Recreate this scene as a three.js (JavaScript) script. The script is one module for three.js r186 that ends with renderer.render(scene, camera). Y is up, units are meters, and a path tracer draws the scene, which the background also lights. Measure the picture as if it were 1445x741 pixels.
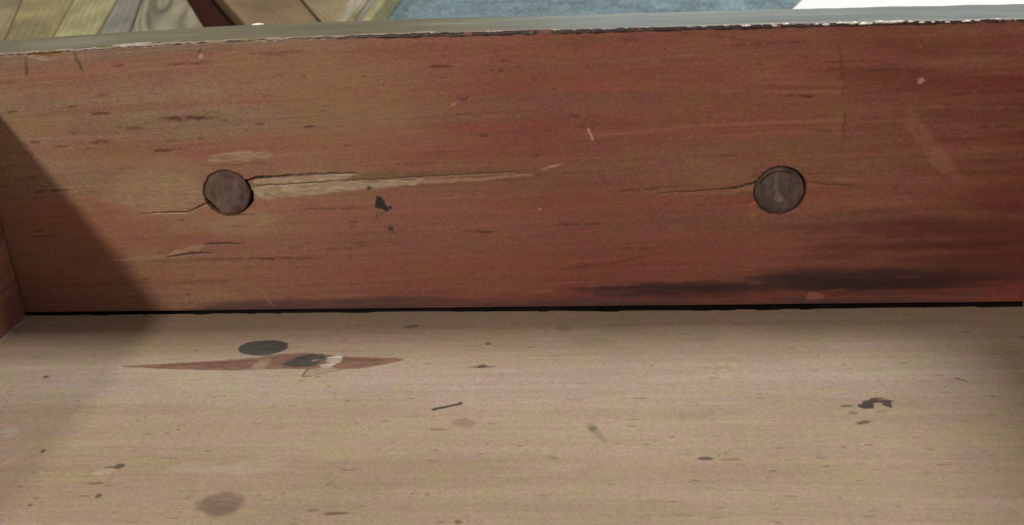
import * as THREE from 'three';
import { RoundedBoxGeometry } from 'three/addons/geometries/RoundedBoxGeometry.js';
import { RectAreaLightUniformsLib } from 'three/addons/lights/RectAreaLightUniformsLib.js';
import { mergeGeometries } from 'three/addons/utils/BufferGeometryUtils.js';

// ---------------------------------------------------------------- camera, surroundings, lamp, exposure
const scene = new THREE.Scene();
const renderer = new THREE.WebGLRenderer({ antialias: true });
renderer.setSize(1024, 525);
renderer.toneMapping = THREE.LinearToneMapping;
renderer.toneMappingExposure = 1.0;
renderer.shadowMap.enabled = true;
renderer.shadowMap.type = THREE.PCFSoftShadowMap;

const camera = new THREE.PerspectiveCamera(27.99, 1024 / 525, 0.01, 30);
camera.position.set(0.19217, 0.15375, 0.30024);
camera.rotation.order = 'YXZ';
camera.rotation.set(-0.42735, 0.0951, -0.05391);
camera.focus = 0.335;
camera.userData.fStop = 30;
scene.add(camera);

const ROOM = new THREE.Color().setRGB(0.24, 0.235, 0.235);        // the even light of the room
scene.background = ROOM;
const LAMP = [-0.527, 1.0, 1.83], LAMP_I = 6.6;
const key = new THREE.PointLight(new THREE.Color().setRGB(1.0, 0.93, 0.82), LAMP_I);
key.position.set(...LAMP); key.castShadow = true; key.shadow.radius = 2.5; key.shadow.mapSize.set(2048, 2048);
key.name = 'lamp_light';
// a wide ceiling panel a little beyond and to the right: it fills the drawer from above
const CEIL = { at: [1.32, 2.3, -0.6], w: 1.2, d: 0.6 };
RectAreaLightUniformsLib.init();
const fill = new THREE.RectAreaLight(new THREE.Color().setRGB(1.0, 0.96, 0.92), 25.0, CEIL.w, CEIL.d);
fill.position.set(CEIL.at[0], CEIL.at[1] - 0.004, CEIL.at[2]); fill.rotation.x = -Math.PI / 2; fill.name = 'ceiling_light'; fill.castShadow = true;

// ---------------------------------------------------------------- helpers
const clamp = (x, a = 0, b = 1) => x < a ? a : x > b ? b : x;
const sstep = (a, b, x) => { const t = clamp((x - a) / (b - a)); return t * t * (3 - 2 * t); };
const mix = (a, b, t) => a + (b - a) * t;
function rng(seed) { let s = seed >>> 0; return () => { s = (s + 0x6D2B79F5) | 0; let t = Math.imul(s ^ (s >>> 15), 1 | s); t = (t + Math.imul(t ^ (t >>> 7), 61 | t)) ^ t; return ((t ^ (t >>> 14)) >>> 0) / 4294967296; }; }
function h2(ix, iy, s) { let h = Math.imul(ix, 374761393) + Math.imul(iy, 668265263) + Math.imul(s, 2147483647 ^ 0x5bd1e995); h = Math.imul(h ^ (h >>> 13), 1274126177); return ((h ^ (h >>> 16)) >>> 0) / 4294967296; }
function vn(x, y, s) {                                            // value noise 0..1
  const ix = Math.floor(x), iy = Math.floor(y), fx = x - ix, fy = y - iy, a = fx * fx * (3 - 2 * fx), b = fy * fy * (3 - 2 * fy);
  return mix(mix(h2(ix, iy, s), h2(ix + 1, iy, s), a), mix(h2(ix, iy + 1, s), h2(ix + 1, iy + 1, s), a), b);
}
function fbm(x, y, s, o = 3) { let v = 0, a = 0.5, n = 0; for (let i = 0; i < o; i++) { v += a * vn(x, y, s + i * 17); n += a; a *= 0.5; x = x * 2.03 + 5.1; y = y * 2.03 + 9.7; } return v / n; }
const P = (s) => s.trim().split(/\s+/).map((q) => q.split(',').map(Number));   // "x,y x,y" in millimetres

// A board's surface in millimetres: colour (sRGB 0..255), relief in mm (real geometry) and fine grain (bump).
class Sheet {
  constructor(x0, y0, w, h, px, seed) {
    this.x0 = x0; this.y0 = y0; this.w = w; this.h = h; this.W = px; this.H = Math.round(px * h / w); this.k = this.W / w; this.seed = seed;
    const n = this.W * this.H;
    this.c = new Float32Array(n * 3); this.z = new Float32Array(n); this.g = new Float32Array(n).fill(0.5); this.r = new Float32Array(n).fill(1);
  }
  each(fn, ax = -1e9, ay = -1e9, bx = 1e9, by = 1e9) {
    const i0 = Math.max(0, Math.floor((ax - this.x0) * this.k)), i1 = Math.min(this.W - 1, Math.ceil((bx - this.x0) * this.k));
    const j0 = Math.max(0, Math.floor((ay - this.y0) * this.k)), j1 = Math.min(this.H - 1, Math.ceil((by - this.y0) * this.k));
    for (let j = j0; j <= j1; j++) for (let i = i0; i <= i1; i++) fn(this.x0 + (i + 0.5) / this.k, this.y0 + (j + 0.5) / this.k, j * this.W + i);
  }
  put(i, a, col, o, tx) {
    if (a <= 0) return;
    if (col) for (let c = 0; c < 3; c++) this.c[i * 3 + c] = mix(this.c[i * 3 + c], col[c] * (tx ?? 1), a);
    if (o.mul) for (let c = 0; c < 3; c++) this.c[i * 3 + c] *= mix(1, o.mul[c], a);
    if (o.deep) this.z[i] = Math.min(this.z[i], mix(0, -o.deep, clamp(a / (o.a ?? 1))));
    if (o.up) this.z[i] += o.up * a;
    if (o.bump) this.g[i] += o.bump * a;
    if (o.rough !== undefined) this.r[i] = mix(this.r[i], o.rough, a);
  }
  // a line whose width tapers at the ends; rag wobbles it, broken leaves gaps
  stroke(pts, width, col, o = {}) {
    const A = o.a ?? 1, soft = o.soft ?? 0.25, rag = o.rag ?? 0.25, fr = o.fr ?? 0.6, s = (this.seed++) * 7 + 3, len = [0];
    for (let i = 1; i < pts.length; i++) len.push(len[i - 1] + Math.hypot(pts[i][0] - pts[i - 1][0], pts[i][1] - pts[i - 1][1]));
    const L = len[len.length - 1], m = width + soft + rag + 0.5, xs = pts.map((p) => p[0]), ys = pts.map((p) => p[1]);
    this.each((x, y, i) => {
      const yy = y + (fbm(x * fr, 3.3, s, 3) - 0.5) * 2 * rag, xx = x + (vn(3.1, y * fr, s + 1) - 0.5) * 2 * rag;
      let best = 1e9, t = 0;
      for (let k = 1; k < pts.length; k++) {
        const ax = pts[k - 1][0], ay = pts[k - 1][1], dx = pts[k][0] - ax, dy = pts[k][1] - ay, q = clamp(((xx - ax) * dx + (yy - ay) * dy) / (dx * dx + dy * dy + 1e-9));
        const d = Math.hypot(xx - ax - dx * q, yy - ay - dy * q); if (d < best) { best = d; t = (len[k - 1] + q * (len[k] - len[k - 1])) / L; }
      }
      const tip = o.taper === 0 ? 1 : o.taper === 1 ? 1 - t : o.taper === 2 ? t : Math.min(1, 4 * t, 4 * (1 - t));
      const hw = width / 2 * (0.25 + 0.75 * tip) * (0.7 + 0.6 * vn(x * 0.9, y * 0.9, s + 5));
      let a = A * (1 - sstep(hw - soft * 0.3, hw + soft, best)) * (o.fade ? tip : 1);
      if (o.broken) a *= sstep(o.broken - 0.15, o.broken + 0.15, vn(x * (o.bf ?? 0.35), y * 0.35, s + 9));
      this.put(i, a, col, o, 1 + (vn(x * 1.7, y * 4, s + 2) - 0.5) * 0.22);
    }, Math.min(...xs) - m, Math.min(...ys) - m, Math.max(...xs) + m, Math.max(...ys) + m);
  }
  poly(pts, col, o = {}) {
    if (!o.sharp) for (let r = 0; r < 2; r++) pts = pts.flatMap((p, k) => { const q = pts[(k + 1) % pts.length]; return [[p[0] * 0.75 + q[0] * 0.25, p[1] * 0.75 + q[1] * 0.25], [p[0] * 0.25 + q[0] * 0.75, p[1] * 0.25 + q[1] * 0.75]]; });
    const A = o.a ?? 1, soft = o.soft ?? 0.3, rag = o.rag ?? 0.4, fx = o.fx ?? 0.35, fy = o.fy ?? 0.9, s = (this.seed++) * 7 + 3, m = soft + rag + 0.5, xs = pts.map((p) => p[0]), ys = pts.map((p) => p[1]);
    this.each((x, y, i) => {
      const xx = x + (fbm(x * fx, y * fy, s) - 0.5) * 3 * rag * (o.rx ?? 1), yy = y + (fbm(x * fx, y * fy, s + 40) - 0.5) * 2 * rag;
      let inside = false, d = 1e9;
      for (let k = 0, j = pts.length - 1; k < pts.length; j = k++) {
        const [ax, ay] = pts[j], [bx, by] = pts[k], dx = bx - ax, dy = by - ay;
        if ((by > yy) !== (ay > yy) && xx < (ax - bx) * (yy - by) / (ay - by) + bx) inside = !inside;
        const q = clamp(((xx - ax) * dx + (yy - ay) * dy) / (dx * dx + dy * dy + 1e-9)); d = Math.min(d, Math.hypot(xx - ax - dx * q, yy - ay - dy * q));
      }
      const sd = inside ? -d : d; let a = A * (1 - sstep(-soft, soft, sd));
      if (o.broken) a *= sstep(o.broken - 0.2, o.broken + 0.2, fbm(x * (o.bx ?? 0.25), y * (o.by ?? 1.2), s + 9));
      this.put(i, a, col, o, 1 + (fbm(x * 0.5, y * 2.2, s + 2) - 0.5) * (o.vary ?? 0.3));
    }, Math.min(...xs) - m, Math.min(...ys) - m, Math.max(...xs) + m, Math.max(...ys) + m);
  }
  blob(cx, cy, rx, ry, col, o = {}) {
    const pts = []; for (let k = 0; k < 12; k++) { const a = k / 12 * Math.PI * 2; pts.push([cx + rx * Math.cos(a), cy + ry * Math.sin(a)]); }
    this.poly(pts, col, o);
  }
  at(arr, x, y) {
    const u = clamp((x - this.x0) * this.k - 0.5, 0, this.W - 1.001), v = clamp((y - this.y0) * this.k - 0.5, 0, this.H - 1.001), i = Math.floor(u), j = Math.floor(v), a = u - i, b = v - j, n = j * this.W + i;
    return mix(mix(arr[n], arr[n + 1], a), mix(arr[n + this.W] ?? arr[n], arr[n + this.W + 1] ?? arr[n], a), b);
  }
  tex(kind) {
    const d = new Uint8Array(this.W * this.H * 4);
    for (let i = 0; i < this.W * this.H; i++) {
      for (let c = 0; c < 3; c++) d[i * 4 + c] = clamp(Math.round(kind === 'c' ? this.c[i * 3 + c] : 255 * (kind === 'g' ? this.g[i] : this.r[i])), 0, 255);
      d[i * 4 + 3] = 255;
    }
    const t = new THREE.DataTexture(d, this.W, this.H, THREE.RGBAFormat, THREE.UnsignedByteType);
    t.magFilter = THREE.LinearFilter; t.minFilter = THREE.LinearFilter; t.wrapS = t.wrapT = THREE.MirroredRepeatWrapping;
    if (kind === 'c') t.colorSpace = THREE.SRGBColorSpace;
    t.needsUpdate = true; return t;
  }
  uv(x, y) { return [(x - this.x0) / this.w, (y - this.y0) / this.h]; }
  material(rough, bump, extra = {}) {
    return new THREE.MeshPhysicalMaterial({ map: this.tex('c'), bumpMap: this.tex('g'), bumpScale: bump, roughness: rough, roughnessMap: this.tex('r'), ...extra });
  }
}
function gridGeometry(nu, nv, fn) {                               // fn(i, j) -> [x, y, z, u, v]
  const pos = new Float32Array(nu * nv * 3), uv = new Float32Array(nu * nv * 2), idx = new Uint32Array((nu - 1) * (nv - 1) * 6);
  for (let j = 0, p = 0, q = 0; j < nv; j++) for (let i = 0; i < nu; i++) { const r = fn(i, j); pos[p++] = r[0]; pos[p++] = r[1]; pos[p++] = r[2]; uv[q++] = r[3]; uv[q++] = r[4]; }
  for (let j = 0, k = 0; j < nv - 1; j++) for (let i = 0; i < nu - 1; i++) { const a = j * nu + i, b = a + 1, c = a + nu, d = c + 1; idx[k++] = a; idx[k++] = b; idx[k++] = d; idx[k++] = a; idx[k++] = d; idx[k++] = c; }
  const g = new THREE.BufferGeometry();
  g.setAttribute('position', new THREE.BufferAttribute(pos, 3)); g.setAttribute('uv', new THREE.BufferAttribute(uv, 2)); g.setIndex(new THREE.BufferAttribute(idx, 1)); g.computeVertexNormals();
  return g;
}
function boxAt(x0, y0, z0, x1, y1, z1, r = 0.001, uvfn) {
  const g = new RoundedBoxGeometry(x1 - x0, y1 - y0, z1 - z0, 2, r).translate((x0 + x1) / 2, (y0 + y1) / 2, (z0 + z1) / 2);
  if (uvfn) { const p = g.attributes.position, n = g.attributes.normal; for (let i = 0; i < p.count; i++) g.attributes.uv.setXY(i, ...uvfn(p.getX(i), p.getY(i), p.getZ(i), n.getX(i), n.getY(i), n.getZ(i))); }
  return g;
}
function part(name, geometry, material, parent) { const m = new THREE.Mesh(geometry, material); m.name = name; m.castShadow = m.receiveShadow = true; parent.add(m); return m; }
function thing(name, label, category, group) { const o = new THREE.Group(); o.name = name; o.userData = { label, category }; if (group) o.userData.group = group; scene.add(o); return o; }

// ---------------------------------------------------------------- ground
{
  const T = new Sheet(0, 0, 300, 300, 768, 501);
  T.each((x, y, i) => {
    const n = fbm(x * 0.05, y * 0.05, 11), m = fbm(x * 0.6, y * 0.6, 12), f = vn(x * 1.6, y * 1.6, 13), b = 0.72 + 0.32 * n + 0.34 * (m - 0.5) + 0.24 * (f - 0.5), t = vn(x * 0.35, y * 0.35, 15);
    T.c[i * 3] = (119 + 16 * t) * b; T.c[i * 3 + 1] = 149 * b; T.c[i * 3 + 2] = (151 + 10 * t) * b; T.g[i] = f;
  });
  const xs = [-2.6, -1.2, -0.6], zs = [-4.2, -2.4, -1.4];
  for (let x = -0.2; x <= 0.72; x += 0.0022) xs.push(x);
  for (let z = -0.9; z <= -0.4; z += 0.0022) zs.push(z);
  xs.push(1.2, 2.6); zs.push(0.2, 0.9, 1.8);
  const g = gridGeometry(xs.length, zs.length, (i, j) => {
    const x = xs[i], z = zs[zs.length - 1 - j], near = x > -0.19 && x < 0.71 && z > -0.89 && z < -0.41;
    return [x, -0.0215 + (near ? 0.0035 * vn(x * 260, z * 260, 21) * (0.5 + vn(x * 60, z * 60, 22)) + 0.002 * vn(x * 600, z * 600, 23) : 0), z, x / 0.3, z / 0.3];
  });
  const c = part('carpet', g, new THREE.MeshStandardMaterial({ map: T.tex('c'), roughness: 1 }), scene);
  c.userData = { kind: 'structure' };
}

// ---------------------------------------------------------------- the drawer: its front board seen from inside
const drawer = thing('wooden_drawer', 'old reddish brown wooden drawer with two round pegs through its front board', 'drawer');
const H0 = 88.6, THICK = 20.8;
const crown = (x) => {                                            // the top edge is worn lower at both ends (mm)
  const K = P('-18,86.6 13,87.6 40,88.4 66,89.2 92,89.5 142,89.5 193,89.0 244,88.7 290,88.1 338,87.4');
  let k = 1; while (k < K.length - 1 && x > K[k][0]) k++;
  return mix(K[k - 1][1], K[k][1], clamp((x - K[k - 1][0]) / (K[k][0] - K[k - 1][0]))) - H0 + (fbm(x * 0.12, 1, 77) - 0.5) * 0.35;
};
const F = new Sheet(-18, -18, 356, 132, 2048, 100);
const HOLES = [[75.6, 41.5, 7.38, 1], [245.15, 38.75, 7.42, 2]];
F.each((x, y, i) => {                                             // varnished reddish pine, grain rising gently to the right
  const wy = y - 0.022 * x + 2.2 * (fbm(x * 0.011, y * 0.03, 1) - 0.5) * 2;
  const band = fbm(x * 0.006, wy * 0.16, 2, 4), streak = fbm(x * 0.02, wy * 0.9, 3, 4), fine = fbm(x * 0.07, wy * 3.6, 4, 3), mott = fbm(x * 0.16, y * 0.28, 5, 3), mott2 = fbm(x * 0.13 + 50, y * 0.22, 6, 3), patch = fbm(x * 0.018, y * 0.035, 7, 3), speck = vn(x * 3.2, y * 3.2, 8);
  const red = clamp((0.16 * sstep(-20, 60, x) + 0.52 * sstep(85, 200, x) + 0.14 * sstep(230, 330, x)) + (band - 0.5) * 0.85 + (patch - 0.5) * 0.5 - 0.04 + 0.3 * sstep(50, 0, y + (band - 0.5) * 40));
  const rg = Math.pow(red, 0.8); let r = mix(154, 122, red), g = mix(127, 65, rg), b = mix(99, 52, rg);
  const l = 1 + (streak - 0.5) * 0.15 + (fine - 0.5) * 0.1 + (band - 0.5) * 0.26 + (speck - 0.5) * 0.17 + (vn(x * 2.2 + 4, y * 2.2, 18) - 0.5) * 0.1 + (vn(x * 1.5, y * 1.7, 15) - 0.5) * 0.07;
  r *= l; g *= l; b *= l;
  const ye = clamp((mott - 0.52) * 3.2, -0.6, 1), pk = clamp((mott2 - 0.54) * 3, 0, 1);
  const cs = vn(x * 1.1 + 9, y * 1.1, 16) - 0.5 + 0.7 * (vn(x * 2.3, y * 2.3, 17) - 0.5); g += ye * 4 + cs * 3; b -= ye * 6 + cs * 3; r -= ye * 2 + cs * 2; b += pk * 3; g -= pk * 1; r += pk * 2;
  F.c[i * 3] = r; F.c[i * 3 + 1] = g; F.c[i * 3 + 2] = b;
  F.g[i] = 0.5 + (fine - 0.5) * 0.55 + (streak - 0.5) * 0.5; F.r[i] = 0.86 + 0.28 * (patch - 0.5) + 0.3 * (mott - 0.5);
});
// --- figure of the wood and worn varnish
F.blob(55, 42, 18, 9.5, [163, 138, 106], { a: 0.78, soft: 5, rag: 4, fx: 0.1, fy: 0.3 });
F.blob(78, 31, 12, 4.5, [160, 134, 102], { a: 0.6, soft: 3, rag: 3, fx: 0.1, fy: 0.3 });
F.poly(P('70,52.6 76,54.6 84,55.2 91.5,54.6 92,52.6 82,52 74,51.6'), [166, 142, 112], { a: 0.75, soft: 0.5, rag: 0.9, fx: 0.3, fy: 0.9, vary: 0.6 }); F.stroke(P('72,53.6 80,54.6 86,55'), 0.5, [186, 160, 132], { a: 0.6 }); F.stroke(P('58,50.6 72,51.8'), 1.4, [150, 124, 98], { a: 0.4, rag: 0.6 });
F.blob(46, 54, 16, 3, [150, 116, 86], { a: 0.35, soft: 2, rag: 2 });
F.blob(45, 21, 6, 3, [158, 134, 92], { a: 0.4, soft: 2, rag: 2 });
F.blob(118, 68, 26, 13, [150, 116, 80], { a: 0.5, soft: 8, rag: 6, fx: 0.06, fy: 0.15 });
F.blob(228, 44, 9, 3.5, [136, 104, 76], { a: 0.5, soft: 2, rag: 2 });
F.blob(215, 27.2, 2.2, 1.5, [120, 98, 52], { a: 0.55, soft: 0.8, rag: 0.6 });
F.blob(20, 66, 12, 3, [158, 128, 86], { a: 0.4, soft: 2, rag: 2 });
F.poly(P('255,88 320,86 335,50 335,-4 318,-4 300,30 280,60'), null, { mul: [0.88, 0.8, 0.8], soft: 14, rag: 14, fx: 0.03, fy: 0.2, broken: 0.4, bx: 0.02, by: 0.3 });  // darker streaks at the far right, with vignetting put into the colour
// dark burnt looking stain low on the right, grey dirt along the foot of the board
F.each((x, y, i) => {
  const n = fbm(x * 0.02, y * 0.5, 61, 4), n2 = fbm(x * 0.05, y * 1.6, 62, 3), core = sstep(236, 258, x) * (1 - sstep(296, 322, x)), tail = sstep(172, 205, x) * (1 - sstep(238, 262, x));
  const yc = 9.4 + 1.4 * (n - 0.5), a1 = core * Math.exp(-(((y - yc) / (3.9 + 2.4 * (n - 0.5))) ** 2)) * clamp(0.62 + 0.75 * n2), a2 = tail * Math.exp(-(((y - 6.6 - 0.02 * (x - 200)) / 3.0) ** 2)) * clamp(1.4 * n2 + 0.1) * 0.85;
  const a3 = core * Math.exp(-(((y - 11.2 - 0.6 * (n - 0.5)) / 0.9) ** 2)) * (0.3 + 0.7 * n2) * (1 - sstep(286, 305, x));
  F.put(i, clamp(a1 * 0.5), [50, 28, 28], {}); F.put(i, clamp(a2 * 0.4), [60, 40, 41], {}); F.put(i, clamp(a3 * 0.3), [34, 18, 22], {});
}, 165, -1, 330, 22);
{
  const R = rng(44), bell = () => (R() + R() + R()) / 1.5 - 1, tone = [[46, 26, 27], [58, 32, 31], [70, 40, 40], [40, 25, 26]];
  for (let k = 0; k < 110; k++) { const x = 274 + 44 * bell(), y = 8.6 + 5.2 * bell(), l = 6 + 26 * R(), t = l * 0.02 * (R() - 0.3); F.stroke([[x - l, y - t], [x, y + 0.4 * (R() - 0.5)], [x + l, y + t]], 0.5 + 1.3 * R(), tone[k % 4], { a: 0.1 + 0.28 * R(), soft: 0.9, rag: 0.7, fade: 1, broken: 0.3, bf: 0.15 }); }
  for (let k = 0; k < 70; k++) { const x = 216 + 34 * bell(), y = 6.4 + 3.6 * bell(), l = 6 + 20 * R(), t = l * 0.03 * R(); F.stroke([[x - l, y - t], [x + l, y + t]], 0.4 + 1.1 * R(), tone[(k % 3) + 0], { a: 0.1 + 0.26 * R(), soft: 0.6, rag: 0.7, fade: 1, broken: 0.4, bf: 0.15 }); }
  for (let k = 0; k < 90; k++) { const x = 55 + 260 * R(), y = 0.6 + 4.4 * R() * R(), l = 6 + 24 * R(); F.stroke([[x - l, y], [x + l, y + 0.3]], 0.5 + 1.4 * R(), [82, 56, 56], { a: 0.12 + 0.25 * R(), soft: 0.6, rag: 0.7, fade: 1, broken: 0.3, bf: 0.12 }); }
  for (let k = 0; k < 90; k++) { const x = 290 + 46 * bell(), y = 20 + 18 * bell(), l = 8 + 26 * R(); F.stroke([[x - l, y - 0.2], [x + l, y + 0.5 * R()]], 0.5 + 1.6 * R(), [82, 40, 37], { a: 0.08 + 0.2 * R(), soft: 0.9, rag: 0.7, fade: 1, broken: 0.3, bf: 0.12 }); }
}
F.poly(P('60,-2 60,3.2 107,4.6 171,4 215,3 225,1.4 225,-2'), [88, 58, 54], { a: 0.6, soft: 1.2, rag: 2.2, fx: 0.04, fy: 0.3, broken: 0.3, bx: 0.03, by: 0.6 });
F.stroke(P('175,13.4 196,15.8 212,19.6'), 0.9, [92, 52, 42], { a: 0.55, fade: 1 });
F.stroke(P('240,18.5 262,20 290,20.5 318,18'), 1.6, [78, 38, 34], { a: 0.35, soft: 0.9, fade: 1, broken: 0.35, bf: 0.12 });
F.stroke(P('243,15 275,17 320,15'), 2.4, [82, 38, 34], { a: 0.22, soft: 1.2, fade: 1, broken: 0.4, bf: 0.08 });
F.stroke(P('254,24 290,26 325,23'), 2.2, [92, 44, 38], { a: 0.25, soft: 1.2, fade: 1, broken: 0.4, bf: 0.08 });
for (const [s, w, a] of [['191,39.5 219.7,40.9', 0.6, 0.6], ['176.8,29.1 194.2,29', 0.6, 0.6], ['152.5,27.2 159.1,27', 0.5, 0.8], ['148,27.4 156,27.4', 0.4, 0.5], ['212,34 250,36', 0.5, 0.3], ['298,57.2 311.7,57', 0.7, 0.5], ['300,64 322,63', 0.6, 0.4], ['285,67 320,68', 0.5, 0.35], ['195,20.4 212,20.6', 0.5, 0.5],
  ['57.4,66 76.2,65.7', 0.9, 0.75], ['50.8,55.6 65.6,56.3', 0.6, 0.7], ['36.7,68.4 44,68.3', 0.5, 0.8], ['28.2,70.8 33.9,71.1', 0.5, 0.7], ['141,78.8 150,78.7', 0.5, 0.8], ['159.8,77.4 164.4,77.2', 0.5, 0.8], ['148.8,69.2 154,69.3', 0.5, 0.7], ['154.8,58.1 158.7,58.2', 0.5, 0.9], ['181.7,63.3 186.2,63.4', 0.5, 0.7], ['100.8,62 106.3,62.1', 0.5, 0.7], ['15.4,59.9 20,60', 0.5, 0.6], ['34,59.2 43,59.4', 0.6, 0.6], ['14,43.5 26,44', 0.6, 0.7], ['6,28 22,28.4', 0.7, 0.5], ['250,57.6 261,56.7', 0.6, 0.5], ['244.3,67.9 254,67.5', 0.6, 0.9], ['205,88 244,83', 0.4, 0.3], ['222,82.6 258,83.4', 0.4, 0.45], ['255,77.6 268,77.6', 0.4, 0.5], ['96,36 120,35.4', 0.5, 0.45], ['100,21.4 122,23', 0.6, 0.35], ['77,19 106,18.6', 0.5, 0.5], ['58,18.8 100,19.6', 0.4, 0.5], ['260,74.8 290,74', 0.4, 0.5], ['46,63.5 54,63', 0.5, 0.5], ['62,81.5 78,82.5', 0.6, 0.4], ['88,83.8 110,84.4', 0.8, 0.35]])
  F.stroke(P(s), w, [78, 44, 36], { a: a * 0.8, rag: 0.45, soft: 0.4, fade: 1, bump: -0.4, broken: 0.3, bf: 0.5 });
{                                                                 // short dark pores along the grain
  const R = rng(9);
  for (let k = 0; k < 140; k++) { const x = -10 + 340 * R(), y = 2 + 84 * R(), l = 1.5 + 7 * R() * R(), t = l * (0.02 + 0.03 * R()); F.stroke([[x, y], [x + l, y + t]], 0.22 + 0.25 * R(), [86, 50, 38], { a: 0.15 + 0.35 * R(), rag: 0.25, soft: 0.35, fade: 1, bump: -0.3 }); }
  for (let k = 0; k < 90; k++) { const x = -10 + 340 * R(), y = 2 + 84 * R(), l = 5 + 22 * R(), t = l * (0.01 + 0.04 * R()); F.stroke([[x, y], [x + l * 0.5, y + t * 0.3], [x + l, y + t]], 0.3 + 0.5 * R(), R() < 0.55 ? [92, 54, 40] : [168, 122, 96], { a: 0.12 + 0.2 * R(), rag: 0.5, fade: 1, broken: 0.35 }); }
  for (let k = 0; k < 60; k++) { const x = 5 + 310 * R(), y = 4 + 80 * R(); F.blob(x, y, 0.12 + 0.22 * R(), 0.12 + 0.16 * R(), R() < 0.6 ? [60, 34, 28] : [176, 140, 116], { a: 0.7, soft: 0.12, rag: 0.1, fx: 2, fy: 2 }); }
}
// plane chatter: pale torn streaks that end on one upright line
for (const [s, w, a] of [['236,71.6 260.6,71', 1.1, 0.4], ['238,69.2 261,68.6', 1.0, 0.5], ['190.3,57 219.3,59.5 261.4,60.1', 0.9, 0.6], ['228,56.2 261.4,57.6', 0.9, 0.35], ['236,73.8 259,73.4', 0.6, 0.3], ['210,80 258,80.4', 0.8, 0.25], ['265,59.4 285,59.6', 0.8, 0.3]])
  F.stroke(P(s), w, [158, 104, 84], { a, taper: 2, soft: 0.4, rag: 0.4, bump: 0.3 });
F.stroke(P('258.7,82 261.2,70.6 262.4,60.1 261.6,53.6'), 0.6, [84, 48, 38], { a: 0.35, broken: 0.45, rag: 0.7, soft: 0.4, bump: -0.2 });
F.stroke(P('279.6,67 282,58.5 287,51.5 296,42 300,38'), 3.4, [154, 106, 88], { a: 0.5, soft: 1.1, rag: 0.8, fade: 1 });
F.stroke(P('282,64 284,55 289,48'), 0.6, [98, 70, 50], { a: 0.35, rag: 0.8, broken: 0.4 });
// small pale knocks
F.stroke(P('188.6,59.2 189.5,56.2'), 0.7, [190, 158, 140], { a: 0.8, taper: 0 });
F.blob(282.4, 71.5, 1.1, 0.9, [196, 168, 172], { a: 0.75, soft: 0.4, rag: 0.4, fx: 1 });
F.poly(P('73.4,84 75.4,85.6 75.8,83.8'), [186, 142, 120], { soft: 0.2, rag: 0.2, deep: 0.35 });
F.stroke(P('74,85.3 75.3,86'), 0.6, [70, 44, 36], { a: 0.8 });
F.poly(P('254.2,2.1 255.4,4.4 257.6,5.0 259.8,4.2 260.6,2.2'), [152, 92, 84], { a: 0.85, soft: 0.5, rag: 0.4 });
F.blob(173, 34.3, 0.5, 0.4, [180, 160, 160], { a: 0.7, rag: 0.3, soft: 0.2 });
F.stroke(P('148,67.3 149.6,68'), 0.7, [186, 138, 96], { a: 0.75 });
F.stroke(P('236,34.4 239.4,35.4'), 0.5, [180, 110, 76], { a: 0.65 });
F.stroke(P('173,46.8 177,48 180.6,49'), 0.7, [184, 142, 120], { a: 0.75, fade: 1 });
F.stroke(P('186,3.4 189,6.2 187,8'), 0.5, [136, 92, 82], { a: 0.25, rag: 0.5 }); F.stroke(P('196,2 199,8'), 0.9, [120, 84, 80], { a: 0.2, soft: 0.7 });
F.stroke(P('80,9 83.4,3.6 84.6,1.6'), 1.0, [158, 112, 94], { a: 0.5, rag: 0.7, broken: 0.3 });
F.stroke(P('303,2.8 308,4.2'), 1.2, [92, 72, 72], { a: 0.5, soft: 0.5 });
// splinter under the left peg and the two nail nicks at the upper left corner
F.stroke(P('30,19 53.2,20.4 57,21.8'), 1.0, [172, 130, 104], { a: 0.5, taper: 2 });
F.stroke(P('53,21 57,22 60.7,22.9 65.6,24.2'), 1.7, [166, 140, 114], { a: 0.7, soft: 0.4, rag: 0.5, bump: 0.3 });
F.stroke(P('52,19.9 58.5,21.0 67,21.2'), 0.5, [64, 38, 30], { a: 0.8, deep: 0.25 }); F.stroke(P('65,24.2 68,24.5 78,24.4'), 0.5, [74, 44, 34], { a: 0.75, deep: 0.2 });
F.stroke(P('20.9,86.4 20.2,81'), 0.7, [78, 64, 54], { a: 0.6, deep: 0.15, soft: 0.4 }); F.stroke(P('36.2,87.6 37.6,81.5'), 0.6, [74, 62, 52], { a: 0.6, deep: 0.15, soft: 0.4 });
F.stroke(P('8,79.4 16,79.6'), 0.9, [110, 84, 60], { a: 0.4 });
F.poly(P('21.4,88.4 22.6,87.0 25,86.5 27,85.7 30,86.2 33,87.8 33,88.9'), [150, 104, 42], { a: 0.9, soft: 0.4, rag: 0.5, deep: 0.5 });
F.poly(P('8,83.6 8,87.4 125,88 125,86.4 70,85'), [140, 116, 102], { a: 0.45, soft: 1.2, rag: 1.4, broken: 0.3, bx: 0.06, by: 0.5 });
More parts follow.
